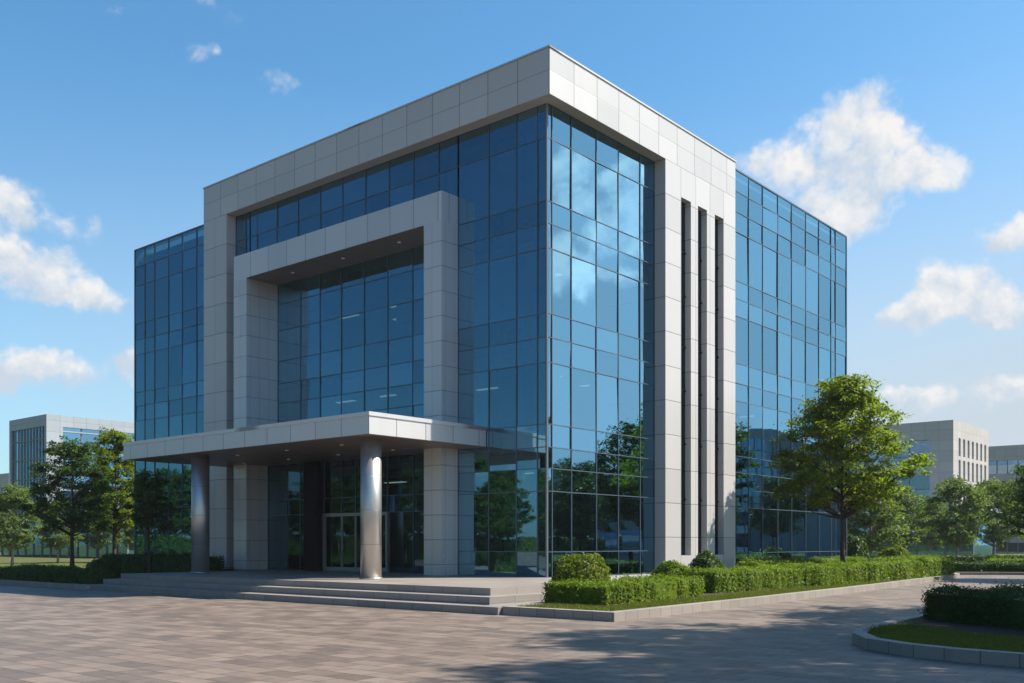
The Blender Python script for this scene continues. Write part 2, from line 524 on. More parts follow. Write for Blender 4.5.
def tree_parts(seed, H, zb, rad, nclump, per, leaf, prof=0.36, flat=0.5, lop=0.0, trunk_r=None, clump=0.2, low=0.25, cone=False):
    rng = np.random.default_rng(seed)
    wood = MB()
    tr = trunk_r or 0.0135 * H + 0.02
    k = 8
    tp = []
    wob = rng.normal(0, 0.012 * H, (k, 2)); wob[0] = 0; wob = np.cumsum(wob * 0.45, 0)
    for i in range(k):
        tp.append(Vector((wob[i, 0], wob[i, 1], H * 0.86 * i / (k - 1))))
    rr = [tr * (1.25 if i == 0 else 1.0) * (1 - 0.9 * (i / (k - 1)) ** 0.9) + 0.012 for i in range(k)]
    wood.tube(tp, rr, 9)

    def trunk_at(z):
        f = max(0, min(k - 1.001, z / (H * 0.86) * (k - 1)))
        i = int(f)
        return tp[i].lerp(tp[i + 1], f - i), rr[i] + (rr[i + 1] - rr[i]) * (f - i)
    ph = rng.uniform(0, 6.28, 6)
    cs, outs, sz = [], [], []
    for i in range(nclump):
        t = (i + 0.5) / nclump
        t = t ** 0.85
        ang = i * 2.39996 + rng.normal(0, 0.35)
        if t < prof: e = low + (1 - low) * (t / prof) ** 0.7
        elif cone: e = 1.0 - 0.74 * ((t - prof) / (1 - prof)) ** 1.5
        else: e = math.sqrt(max(0, 1 - ((t - prof) / (1 - prof)) ** 2)) * 0.93 + 0.07
        e *= 1 + 0.17 * math.sin(2 * ang + ph[0] + 3 * t) + 0.14 * math.sin(3 * ang + ph[1] - 7 * t) + 0.1 * math.sin(5 * ang + 9 * t + ph[2])
        r = rad * e * (0.30 + 0.70 * rng.uniform(0, 1) ** 0.45)
        z = zb + (H - zb) * (0.03 + 0.95 * t) - 0.06 * H * (r / rad) ** 2
        p = np.array([r * math.cos(ang) + lop * rad * (1 - t), r * math.sin(ang), z])
        b0, br = trunk_at(max(zb * 0.84, min(H * 0.8, z - r * rng.uniform(0.55, 0.95))))
        p[:2] += np.array(b0)[:2] * 0.6
        P = Vector(p)
        mid = b0.lerp(P, 0.5) + Vector((0, 0, -0.06 * r)) + Vector(rng.normal(0, 0.05 * rad, 3))
        q1 = b0.lerp(mid, 0.55) + Vector(rng.normal(0, 0.02 * rad, 3))
        r0 = min(br * 0.6, 0.018 * rad + 0.012)
        wood.tube([b0, q1, mid, P], [r0, r0 * 0.75, r0 * 0.5, 0.008], 5, cap=False)
        for s in range(2):
            Q = P + Vector(rng.normal(0, clump * rad * 0.75, 3))
            wood.tube([mid.lerp(P, 0.4), Q], [r0 * 0.4, 0.006], 4, cap=False)
        cs.append(p); outs.append(np.array([math.cos(ang), math.sin(ang), 0.0])); sz.append(clump * rad * rng.uniform(0.65, 1.3))
    V = []
    for p, o, s in zip(cs, outs, sz):
        # every clump is a handful of leafy sprays
        ns = 7
        sub = rng.normal(0, 0.62, (ns, 3)) * np.array([s, s, s * flat])
        for q in sub:
            n = max(4, int(per / ns * rng.uniform(0.6, 1.4)))
            d = rng.normal(0, 0.36, (n, 3)) * np.array([s, s, s * flat * 0.85])
            pts = p + q + d
            pts[:, 2] -= 0.18 * np.abs(d[:, 0] + d[:, 1])
            nb = np.tile(np.array([0, 0, 0.9]) + o * 0.45, (n, 1))
            V.append(leaves(pts, n, leaf, rng, nb, 0.55, 0.6))
    return wood, np.concatenate(V)


KINDS = {}


def tree(kind, loc, label, scale=1.0, rz=0.0, group=None, name='tree', bark='bark', leafm='leaf', sz=None, **kw):
    """the first of a kind is built, every later one is a copy with its own size and turn"""
    if kind not in KINDS:
        w, lv = tree_parts(**kw)
        root = empty(name, loc, rz)
        w.build('trunk', M[bark], root)
        me = np_mesh('crown', lv, 4, M[leafm])
        c = bpy.data.objects.new('crown', me); COL.objects.link(c); c.parent = root
        KINDS[kind] = root
    else:
        root = copy_tree(KINDS[kind])
        root.location = loc
        root.rotation_euler = (0, 0, rz)
    root.scale = (scale, scale, sz or scale)
    for key in ('group',):
        if key in root: del root[key]
    return tag(root, label, 'tree', group)


def box_shell(rng, L, W, Hh, n, rnd=0.14):
    """points and normals on a rounded, uneven hedge box with its base centre at 0"""
    areas = np.array([L * W, L * Hh, L * Hh, W * Hh, W * Hh])
    f = rng.choice(5, n, p=areas / areas.sum())
    a = rng.uniform(-1, 1, n); b = rng.uniform(-1, 1, n)
    p = np.zeros((n, 3)); q = np.zeros((n, 3))
    h2 = Hh / 2
    S = np.array([L / 2, W / 2, h2])
    t = f == 0; p[t] = np.c_[a[t], b[t], np.ones(t.sum())]; q[t, 2] = 1
    for i, (ax, sg) in enumerate(((1, -1), (1, 1), (0, -1), (0, 1))):
        t = f == i + 1
        if ax == 1: p[t] = np.c_[a[t], np.full(t.sum(), sg), b[t]]
        else: p[t] = np.c_[np.full(t.sum(), sg), a[t], b[t]]
        q[t, ax] = sg
    p = p * S
    # round the edges
    inner = np.clip(p, -(S - rnd), S - rnd); inner[:, 2] = np.clip(p[:, 2], -h2, h2 - rnd)
    d = p - inner
    l = np.linalg.norm(d, axis=1)[:, None]
    nn = np.where(l > 1e-6, d / (l + 1e-9), q)
    p = inner + nn * np.minimum(l, rnd)
    p[:, 2] += h2
    return p, nn


def bumps(p, seed, amp):
    s = np.zeros(len(p))
    r = np.random.default_rng(seed)
    for k in range(7):
        d = r.normal(0, 1, 3); d /= np.linalg.norm(d)
        fr = r.uniform(2.0, 9.0)
        s += np.sin(p @ d * fr + r.uniform(0, 6.28)) / (1 + fr * 0.25)
    return amp * s


def hedge(loc, L, W, Hh, rz, label, n, leaf=0.07, m='hedge', group='clipped hedges', seed=0, amp=0.06):
    leaf *= 1.02
    n = int(n * 1.35)
    rng = np.random.default_rng(seed + 11)
    p, nn = box_shell(rng, L, W, Hh, n)
    lump = 1 - np.abs(np.sin(np.pi * (p[:, 0] / rng.uniform(0.5, 0.62) + 0.35 * np.sin(p[:, 0] * 1.7 + seed))))
    p = p + nn * (bumps(p, seed, amp) - 0.10 * lump ** 3 + rng.normal(-0.02, 0.035, n) + (rng.uniform(0, 1, n) > 0.90) * rng.uniform(0, 0.12, n))[:, None]
    p[:, 2] = np.maximum(p[:, 2], 0.03)
    v = leaves(p, n, leaf, rng, nn * 0.9 + np.array([0, 0, 0.45]), 0.55, 0.55)
    # the closed, twiggy inside of the hedge
    c = MB()
    e = 0.075
    c.box(-L / 2 + e, L / 2 - e, -W / 2 + e, W / 2 - e, 0, Hh - e)
    cv = np.array([c.v[i] for f in c.f for i in f])
    me = np_mesh('hedge', np.concatenate([v, cv]), 4, M[m])
    o = bpy.data.objects.new('hedge', me); COL.objects.link(o)
    o.location = loc; o.rotation_euler = (0, 0, rz)
    return tag(o, label, 'hedge', group)


def shrub(loc, rx, ry, h, label, n, leaf=0.1, m='goldleaf', seed=0, group='rounded shrubs'):
    rng = np.random.default_rng(seed + 77)
    d = rng.normal(0, 1, (n, 3)); d /= np.linalg.norm(d, axis=1)[:, None]
    d[:, 2] = np.abs(d[:, 2]) * 1.0 - 0.12
    rad = (0.86 + 0.14 * rng.uniform(0, 1, n)) + bumps(d * 2.2, seed, 0.055)
    p = d * rad[:, None] * np.array([rx, ry, h])
    p += rng.normal(0, 0.02, (n, 3))
    p[:, 2] = np.maximum(p[:, 2], 0.02)
    v = leaves(p, n, leaf, rng, d * 0.8 + np.array([0, 0, 0.4]), 0.5, 0.6)
    c = []
    for i in range(8):
        for j in range(4):
            q = []
            for (ii, jj) in ((i, j), (i + 1, j), (i + 1, j + 1), (i, j + 1)):
                th, phi = ii * math.pi / 4, jj * math.pi / 8
                q.append((0.78 * rx * math.cos(th) * math.cos(phi), 0.78 * ry * math.sin(th) * math.cos(phi), 0.80 * h * math.sin(phi)))
            c += q
    me = np_mesh('shrub', np.concatenate([v, np.array(c)]), 4, M[m])
    o = bpy.data.objects.new('shrub', me); COL.objects.link(o)
    o.location = loc
    return tag(o, label, 'shrub', group)


# ------------------------------------------------------------------ main office building
bld = empty('office_building', (0, 0, 0))
tag(bld, 'large blue glass office building with pale stone frame, entrance portal and flat canopy', 'building')
T, ZT, ZB = 0.6, 18.75, 17.1      # terrace level, top and underside of the roof band
PWX, PWY, PHB = 1.395, 1.335, 0.825

b = MB()
b.box(-20.95, 0, 0, 13.35, ZB, ZT - 0.06, PWX, PHB, o=(-0.02, 0.0, ZB - 0.0), skip='d')
b.box(-20.95, 0, 0, 0.52, ZB, ZB + 0.001, 50, 50, o=(-30, -20, 0), skip='tflrb')
b.box(-0.52, 0, 0.52, 7.47, ZB, ZB + 0.001, 50, 50, o=(-30, -20, 0), skip='tflrb')
rb = b.build('roof_band', M['clad'], bld)
b = MB()
b.box(-20.985, 0.035, -0.035, 13.385, ZT - 0.06, ZT, 50, 50, o=(-60, -50, 0))
bevel(b.build('roof_coping', M['clad'], rb), 0.01)

PZ = 1.37
b = MB(); b.box(-20.95, -19.07, 0, 3.0, T, ZB, 0.98, PZ, o=(-21.0, 0, ZB), skip='td')
b.build('pier', M['clad'], bld)['label'] = 'plain shaded pier at the left end of the frame'
b = MB()
ys = [7.47, 8.69, 9.47, 10.05, 10.81, 11.49, 12.26, 13.35]
UVO = dict(pw=1.2, ph=PZ, o=(0, 7.47, ZB))
for i in range(0, 8, 2):
    b.box(-3.0, 0, ys[i], ys[i + 1], 1.29, 15.9, skip='td', **UVO)
b.box(-3.0, 0, 7.47, 13.35, 15.9, ZB, skip='t', **UVO)
b.box(-3.0, 0, 7.47, 13.35, 0.0, 1.29, skip='d', **UVO)
pr = b.build('pier', M['clad'], bld)
pr['label'] = 'sunlit pier cut by three tall narrow slots'
for i in (1, 3, 5):
    q = MB()
    q.poly([(-0.27, ys[i], 1.29), (-0.27, ys[i + 1], 1.29), (-0.27, ys[i + 1], 15.9), (-0.27, ys[i], 15.9)])
    sw = q.build('slot_window', M['dglass'], pr)
    q = MB().box(-1.4, -0.7, ys[i], ys[i + 1], 1.29, 15.9)
    for z in (3.6, 5.9, 8.1, 9.9, 12.0, 13.8):
        q.box(-0.31, -0.23, ys[i], ys[i + 1], z - 0.03, z + 0.03)
    q.build('slot_frame', M['black'], sw)

# portal
b = MB()
for x0, x1 in ((-17.95, -16.97), (-5.69, -4.76)):
    b.box(x0, x1, -0.37, 1.33, T, 13.7, 0.5, 0.92, o=(x0 - 0.01 if x0 < -10 else x1, 1.33, 14.8), skip='td')
b.box(-17.95, -4.76, -0.37, 1.33, 13.7, 14.8, 1.3, 1.2, o=(-17.95, 1.33, 13.65), skip='d')
po = b.build('portal_frame', M['portal'], bld)
b = MB(); b.box(-16.97, -5.69, -0.37, 1.33, 13.69, 13.70, 2.26, 2.26, o=(-16.97, -0.4, 0), skip='tflrb')
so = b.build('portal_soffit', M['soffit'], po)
def downlight(x, y, z, parent):
    q = MB().tube([(x, y, z + 0.01), (x, y, z - 0.012)], [0.075, 0.075], 14)
    q.build('downlight', M['lamp'], parent)
for x in (-14.7, -11.3, -7.9): downlight(x, 0.45, 13.69, so)

# canopy
CX0, CX1, CY0, CZ0, CZ1 = -18.9, -3.35, -5.15, 5.33, 6.05
b = MB()
b.box(CX0, CX1, CY0, 0.5, CZ0, CZ1 - 0.13, 1.36, 2.0, o=(CX1 - 0.02, CY0 - 0.16, CZ0 - 0.5), skip='td')
b.box(-16.97, -5.69, 0.5, 1.33, CZ0, CZ1 - 0.13, 50, 50, o=(-60, -50, -9), skip='fd')
can = b.build('canopy', M['portal'], bld)
b = MB(); b.box(CX0 - 0.03, CX1 + 0.03, CY0 - 0.03, 0.5, CZ1 - 0.13, CZ1, 50, 50, o=(-60, -50, -9))
bevel(b.build('canopy_edge', M['portal'], can), 0.012)
b = MB(); b.box(CX0 + 0.004, CX1 - 0.004, CY0 + 0.004, 1.32, CZ0 - 0.012, CZ0, 1.7, 1.7, o=(-20, -5.15, 0), skip='t')
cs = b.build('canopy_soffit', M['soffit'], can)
for x in (-16.4, -13.2, -10.0, -6.8):
    for y in (-3.4, -0.9): downlight(x, y, CZ0 - 0.012, cs)

# columns
for x, lab in ((-4.12, 'sunlit steel column near the right end of the canopy'), (-14.28, 'shaded steel column near the left end of the canopy')):
    q = MB()
    q.tube([(x, -4.39, T), (x, -4.39, CZ0 - 0.012)], [0.35, 0.35], 40, vs=1 / 1.15)
    c = q.build('column', M['steel'], bld); c['label'] = lab
    q = MB()
    q.tube([(x, -4.39, T + 0.001), (x, -4.39, T + 0.05)], [0.39, 0.39], 40)
    q.build('base_ring', M['steel'], c)

# curtain walls
PANES = []          # (projected size, corners, material)
rng_p = np.random.default_rng(5)


def scr(p):
    d = Vector(p) - CAM
    w = d.dot(FWD)
    return 512 + FPX * d.dot(RGT) / w, HOR - FPX * d.z / w


def grid(axis, fix, us, zs, name_label, gm, keep=None, bw=0.029, mm='frame'):
    bars = MB()
    keep = keep or (lambda a, b_, c, d: True)
    vs, hs = set(), set()
    nu, nz = len(us) - 1, len(zs) - 1
    quads = []
    for i in range(nu):
        for j in range(nz):
            u0, u1, z0, z1 = us[i], us[i + 1], zs[j], zs[j + 1]
            if not keep(u0, u1, z0, z1): continue
            vs |= {(i, j), (i + 1, j)}; hs |= {(i, j), (i, j + 1)}
            off = rng_p.normal(0, 0.0055, 3)
            o4 = (off[0] - off[1], off[0] + off[1], off[2] + off[1], off[2] - off[1])
            if axis == 'x': c = [(u0, fix + o4[0], z0), (u1, fix + o4[1], z0), (u1, fix + o4[2], z1), (u0, fix + o4[3], z1)]
            else: c = [(fix + o4[0], u0, z0), (fix + o4[1], u1, z0), (fix + o4[2], u1, z1), (fix + o4[3], u0, z1)]
            s = [scr(p) for p in c]
            area = abs(sum(s[k][0] * s[(k + 1) % 4][1] - s[(k + 1) % 4][0] * s[k][1] for k in range(4))) / 2
            quads.append((area, c, gm))
    for (i, j) in vs:
        u = us[i]
        if axis == 'x': bars.box(u - bw / 2, u + bw / 2, fix - 0.03, fix + 0.05, zs[j], zs[j + 1], skip='td')
        else: bars.box(fix - 0.05, fix + 0.03, u - bw / 2, u + bw / 2, zs[j], zs[j + 1], skip='td')
    for (i, j) in hs:
        z = zs[j]
        if axis == 'x': bars.box(us[i] + bw / 2, us[i + 1] - bw / 2, fix - 0.022, fix + 0.04, z - bw / 2, z + bw / 2, skip='lr')
        else: bars.box(fix - 0.04, fix + 0.022, us[i] + bw / 2, us[i + 1] - bw / 2, z - bw / 2, z + bw / 2, skip='fb')
    o = bars.build('curtain_wall', M[mm], bld)
    o['label'] = name_label
    PANES.extend((a, c, g, o) for a, c, g in quads)
    return o


ZS = [0.6, 1.49, 3.61, 4.41, 5.15, 5.95, 8.1, 8.98, 9.81, 12.09, 12.95, 13.73, 14.8, 15.92, 17.1]
ZM = [0.6, 1.49, 3.61, 4.41, 5.15, 5.95, 8.1, 8.98, 9.81, 12.09, 12.95, 13.73, 15.92, 17.1]
XU = [-19.07, -18.29, -17.4, -15.91, -14.39, -12.86, -11.4, -9.97, -8.55, -7.15, -5.78, -4.5, -3.22, -1.9, -0.94, -0.52]
# front: tall bay right of the portal, strip left of it, band above
grid('x', 0.52, [-4.76, -3.22, -1.9, -0.94, -0.55], ZM, 'front bay of blue glass beside the corner', 'glass')
grid('x', 0.52, [-19.07, -18.29, -17.95], [0.6, 3.61, 5.15, 8.1, 9.81, 12.09, 13.73, 14.8, 15.92, 17.1], 'narrow glass strip left of the portal', 'glass')
grid('x', 0.52, [-17.95, -17.4, -15.91, -14.39, -12.86, -11.4, -9.97, -8.55, -7.15, -5.78, -4.76], [14.8, 15.92, 17.1], 'band of glass above the portal', 'glass')
# portal glazing and lobby
XP = [-16.97, -15.3, -13.92, -12.48, -10.99, -9.53, -8.06, -6.6, -5.69]
grid('x', 1.35, XP, [6.05, 7.34, 8.22, 9.13, 10.17, 11.57, 12.8, 13.69], 'deep blue glazing inside the portal', 'glass')
DX0, DXM, DXN, DX1 = -12.95, -11.78, -10.9, -8.95
dk = lambda u0, u1, z0, z1: not (u0 > -13.0 and u1 < -8.9 and z1 < 3.2)
grid('x', 0.8, [-16.97, -15.6, -14.6, -13.95, DX0, DXM, DXN, -9.9, DX1, -7.45, -5.69], [0.6, 3.05, 3.72, 5.32], 'dark lobby glazing under the canopy', 'lobby',
     keep=lambda u0, u1, z0, z1: dk(u0, u1, z0, z1) and not (u0 > -14 and u1 < -12.9))
# sunny side
grid('y', -0.52, [0.55, 0.79, 1.92, 3.46, 4.9, 6.42, 7.47], ZM, 'sunny side bay of glass reflecting clouds and trees', 'glass')
ZW = [0.2, 1.36, 3.4, 4.2, 4.97, 5.71, 8.19, 8.99, 9.88, 12.0, 12.79, 13.59, 15.79, 16.69, 17.61, 18.53]
grid('y', -0.25, [13.37, 15.1, 16.51, 18.12, 19.67, 21.33, 22.95, 24.53, 25.14, 26.6], ZW, 'right wing glass wall receding behind the street tree', 'glass')
ZL = [0.2, 1.5, 3.6, 4.4, 5.15, 6.1, 8.16, 8.95, 9.66, 11.62, 12.41, 13.25, 15.24, 16.24, 17.1]
grid('x', 0.3, [-27.8, -26.84, -25.89, -24.57, -23.31, -22.03, -20.95], ZL, 'left wing glass wall', 'glass')

PANES.sort(key=lambda a: -a[0])
for a, c, g, o in PANES[:100]:
    q = MB(); q.poly(c); q.build('glass_pane', M[g], o)
rest = {}
b = MB()
glist = ['glass', 'lobby']
mi = []
for a, c, g, o in PANES[100:]:
    b.poly(c); mi.append(glist.index(g))
ro = b.build('glass_pane', M['glass'], bld)
ro.data.materials.append(M['lobby'])
ro.data.polygons.foreach_set('material_index', mi)
tag(ro, kind='stuff')

b = MB(); b.box(-0.575, -0.50, 0.50, 0.575, T, ZB)
b.build('corner_mullion', M['corner'], bld)

# entrance doors
dr = MB()
for x in (DX0, DX1): dr.box(x - 0.03, x + 0.03, 0.72, 0.86, T, 3.06)
dr.box(DX0 + 0.03, DX1 - 0.03, 0.73, 0.85, 3.0, 3.06, skip='lr')
dr.box(DX0 + 0.05, DX1 - 0.05, 0.69, 0.89, T, T + 0.03, skip='lr')
df = dr.build('door_frame', M['doorframe'], bld)
xs_ = [DX0 + 0.06, DXM, DXN, -9.9, DX1 - 0.06]
for i in range(4):
    x0, x1 = xs_[i] + 0.012, xs_[i + 1] - 0.012
    q = MB(); q.poly([(x0, 0.8, 0.75), (x1, 0.8, 0.75), (x1, 0.8, 2.98), (x0, 0.8, 2.98)])
    d = q.build('door', M['lobby'], df)
    q = MB()
    q.box(x0, x1, 0.77, 0.83, 0.64, 0.78)
    q.box(x0, x1, 0.77, 0.83, 2.93, 2.99)
    for xx in (x0, x1 - 0.035): q.box(xx, xx + 0.035, 0.772, 0.828, 0.78, 2.93, skip='td')
    q.build('rail', M['doorframe'], d)
    hx = x1 - 0.1 if i % 2 == 0 else x0 + 0.1
    q = MB().tube([(hx, 0.72, 1.25), (hx, 0.72, 2.0)], [0.018, 0.018], 8)
    q.tube([(hx, 0.72, 1.32), (hx, 0.79, 1.32)], [0.012, 0.012], 6); q.tube([(hx, 0.72, 1.93), (hx, 0.79, 1.93)], [0.012, 0.012], 6)
    q.build('handle', M['doorframe'], d)
b = MB(); b.box(-13.93, -12.99, 0.45, 1.2, T, CZ0 - 0.012); b.build('entrance_pier', M['black'], bld)

# wings: parapets and the parts behind the glass
b = MB()
b.box(-27.83, -20.95, 0.26, 0.62, 17.1, 17.17, 50, 50, o=(-60, -9, 0))
b.box(-27.86, -27.80, 0.26, 14.0, 0.2, 17.17, 50, 50, o=(-60, -9, 0))
b.build('wing_edge', M['frame'], bld)['label'] = 'thin dark metal edge of the left wing'
b = MB()
b.box(-0.62, -0.21, 13.36, 26.64, 18.53, 18.6, 50, 50, o=(-60, -9, 0))
b.box(-14.0, -0.21, 26.6, 26.66, 0.2, 18.53, 50, 50, o=(-60, -9, 0))
b.build('wing_edge', M['frame'], bld)['label'] = 'thin dark metal edge of the right wing'

it = MB()
it.box(-27.7, -21.0, 1.2, 14.0, 16.9, 17.05)
it.build('roof', M['roof'], bld)
it = MB().box(-14, -0.7, 13.4, 26.55, 18.2, 18.5)
it.build('roof', M['roof'], bld)
it = MB()
for z0, z1 in ((4.5, 5.1), (8.3, 8.9), (12.25, 12.85)):
    it.box(-20.9, -0.85, 1.6, 13.3, z0, z1)
    it.box(-27.7, -21.0, 0.65, 13.9, z0, z1)
    it.box(-13.9, -0.55, 13.4, 26.5, z0, z1)
it.box(-20.9, -0.85, 1.6, 13.3, 16.55, ZB)
it.box(-27.7, -21.0, 0.65, 13.9, 16.2, 16.85)
it.box(-13.9, -0.55, 13.4, 26.5, 16.4, 16.9)
it.build('floor_slab', M['slab'], bld)
it = MB()
for z in (0.61, 5.105, 8.905, 12.855):
    it.box(-20.9, -0.86, 1.61, 13.3, z - 0.01, z + 0.02)
    it.box(-13.9, -0.56, 13.45, 26.5, z - 0.01, z + 0.02)
    it.box(-27.65, -21.0, 0.66, 13.9, z - 0.01, z + 0.02)
it.box(-20.9, -0.6, 0.9, 1.6, 0.58, 0.63)
it.build('carpet', M['floor'], bld)
it = MB()
it.box(-20.9, -8.0, 6.2, 6.4, 0.6, 17.0); it.box(-8.0, -7.8, 6.4, 13.3, 0.6, 17.0)
it.box(-8.2, -8.0, 13.4, 26.5, 0.2, 18.1); it.box(-27.7, -21.0, 7.0, 7.2, 0.2, 16.8)
it.box(-27.7, -21.0, 13.95, 14.0, 0.2, 16.9)
it.build('interior_wall', M['inner'], bld)
for x, y in ((-1.6, 1.75), (-1.6, 5.2), (-6.1, 2.4), (-9.0, 2.6), (-12.0, 2.6), (-15.0, 2.6), (-1.5, 15.8), (-1.5, 19.0), (-1.5, 22.2), (-1.5, 25.4), (-3.6, 2.4), (-23.0, 1.9), (-26.0, 1.9)):
    q = MB().box(x - 0.28, x + 0.28, y - 0.28, y + 0.28, 0.6, 16.6)
    q.build('interior_column', M['slab'], bld)
for k, (x, y, z) in enumerate(((-14.4, 3.2, 8.27), (-11.7, 3.2, 8.27), (-9.0, 3.2, 8.27), (-6.9, 4.6, 8.27), (-14.4, 3.4, 12.22), (-11.0, 3.4, 12.22), (-8.0, 3.4, 12.22), (-12.7, 5.2, 12.22),
                              (-3.2, 4.0, 12.22), (-3.2, 4.0, 8.27), (-3.0, 3.0, 4.47), (-2.9, 6.6, 8.27), (-11.5, 3.6, 4.47), (-9.2, 3.6, 4.47), (-3.0, 16.5, 12.22), (-3.0, 20.0, 8.27))):
    q = MB().box(x - 0.6, x + 0.6, y - 0.12, y + 0.12, z, z + 0.03)
    q.build('ceiling_light', M['tube'], bld)
rb_ = random.Random(3)
bl = MB(); dk_ = MB()
fl = [(0.63, 4.45), (5.13, 8.25), (8.93, 12.2), (12.88, 16.5)]
def fit_out(axis, fix, us, skipg=False):
    for f0, f1 in fl[(1 if skipg else 0):]:
        for i in range(len(us) - 1):
            u0, u1 = us[i] + 0.08, us[i + 1] - 0.08
            if rb_.random() < 0.28 and f0 > 1:
                zb = f1 - rb_.choice((0.5, 0.8, 1.2, 2.0))
                if axis == 'x': bl.box(u0, u1, fix, fix + 0.01, zb, f1)
                else: bl.box(fix - 0.01, fix, u0, u1, zb, f1)
            if rb_.random() < 0.55:
                h = rb_.choice((0.72, 0.75, 1.1, 1.3))
                dd = rb_.uniform(0.5, 1.6)
                if axis == 'x': dk_.box(u0, u1 - 0.2, fix + dd, fix + dd + 0.6, f0, f0 + h)
                else: dk_.box(fix - dd - 0.6, fix - dd, u0, u1 - 0.2, f0, f0 + h)
fit_out('x', 0.95, [-4.7, -3.22, -1.9, -0.95])
fit_out('x', 1.75, XP, True)
fit_out('y', -0.95, [1.1, 1.92, 3.46, 4.9, 6.42, 7.4])
fit_out('y', -0.7, [13.5, 15.1, 16.51, 18.12, 19.67, 21.33, 22.95, 24.53, 26.4])
fit_out('x', 0.75, [-27.6, -26.84, -25.89, -24.57, -23.31, -22.03, -21.1])
bl.build('roller_blind', M['blind'], bld)
dk_.build('office_furniture', M['desk'], bld)
b = MB()
b.box(-20.94, -0.01, 13.3, 13.34, 0.3, 17.0); b.box(-20.93, -20.9, 3.0, 13.3, 0.3, 17.0)
b.box(-14.0, -13.9, 13.4, 26.5, 0.2, 18.4)
b.build('rear_wall', M['inner'], bld)
b = MB()
b.box(-0.62, -0.42, 0.42, 7.47, 0.02, T - 0.03, 1.2, 0.7, o=(0, 0.4, 0), skip='d')
b.box(-0.36, -0.12, 13.37, 26.6, 0.02, 0.2, 1.2, 0.7, o=(0, 0.4, 0), skip='d')
b.build('plinth', M['clad'], bld)

# ------------------------------------------------------------------ terrace and steps
st = empty('entrance_steps', (-6, -7.5, 0))
tag(st, 'wide granite steps and paved landing in front of the glass entrance', 'steps')
for x0, x1, y0, y1, z0, z1 in ((-16.6, 4.64, -8.0, 0.40, 0.0, 0.2), (-16.25, 3.85, -7.42, 0.41, 0.2, 0.4)):
    b = MB(); b.box(x0 + 6, x1 + 6, y0 + 7.5, y1 + 7.5, z0, z1, 1.1, 0.5, o=(3.2, 0.0, -0.27))
    bevel(b.build('step', M['granite'], st), 0.012)
b = MB(); b.box(-15.95 + 6, 3.37 + 6, -6.85 + 7.5, 0.415 + 7.5, 0.4, T, 1.1, 1.1, o=(3.2, 0.65, -0.5))
bevel(b.build('landing', M['terr'], st), 0.012)
b = MB(); b.box(-20.95 + 6, -0.55 + 6, 0.42 + 7.5, 1.6 + 7.5, 0.0, T - 0.012, 1.1, 1.1)
b.build('threshold', M['terr'], st)

# ------------------------------------------------------------------ planting
H = 0.62
hedge((5.35, -5.35, KZ - .03), 2.1, 0.95, 0.55, 0.0, 'short low hedge between the steps and the kerb corner, below the yellow green shrub', 7000, 0.065, seed=1)
hedge((5.62, -2.35, KZ - .03), 5.1, 1.05, 0.56, R(97.0), 'low bright hedge running back from the kerb corner towards the stone pier', 13000, 0.07, seed=2)
hedge((4.8, 4.9, KZ - .03), 6.4, 1.4, 0.70, R(88), 'taller bright hedge starting beside the slotted pier', 15000, 0.075, seed=3)
hedge((5.05, 10.8, KZ - .03), 5.4, 1.4, 0.72, R(87.5), 'bright hedge in the middle of the long row beside the right wing', 11000, 0.08, seed=4)
hedge((5.2, 16.8, KZ - .03), 6.4, 1.4, 0.78, R(88.5), 'bright hedge length just in front of the street tree', 11000, 0.09, seed=5)
hedge((4.5, 22.9, KZ - .03), 5.5, 2.6, 0.86, R(93), 'far rounded end of the bright hedge row', 12000, 0.10, seed=6)
hedge((2.0, 16.5, KZ - .03), 12.0, 1.0, 0.85, R(90), 'rear hedge row close to the glass of the right wing', 12000, 0.09, seed=7)
shrub((3.55, -3.0, KZ - .03), 1.0, 1.0, 1.5, 'round yellow green shrub behind the hedge by the glass corner', 6500, 0.10, 'goldleaf', 1)
shrub((3.7, 1.9, KZ - .03), 0.85, 0.85, 1.12, 'round bright shrub in front of the slotted pier', 5500, 0.10, 'hedge', 2)
shrub((2.5, 6.3, KZ - .03), 0.8, 0.8, 1.5, 'round dark green shrub to the right of the slotted pier', 5000, 0.10, 'darkhedge', 3)
shrub((3.0, 24.8, KZ - .03), 1.1, 1.0, 1.6, 'shrub behind the hedge just right of the street tree trunk', 4500, 0.14, 'goldleaf', 4)
shrub((*at(853, 56), 0), 1.1, 1.0, 2.6, 'taller upright shrub at the end of the right wing glass', 3500, 0.16, 'darkhedge', 5)

# island hedges
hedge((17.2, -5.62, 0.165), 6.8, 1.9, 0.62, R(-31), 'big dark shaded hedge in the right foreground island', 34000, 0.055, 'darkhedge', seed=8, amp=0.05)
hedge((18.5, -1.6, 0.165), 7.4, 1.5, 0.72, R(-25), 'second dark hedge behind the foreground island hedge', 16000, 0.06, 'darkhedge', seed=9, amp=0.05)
hedge((18.1, 3.4, 0.165), 4.0, 1.4, 0.92, R(-25), 'sunlit hedge at the back of the island by the right edge', 9000, 0.07, 'hedge', seed=10)

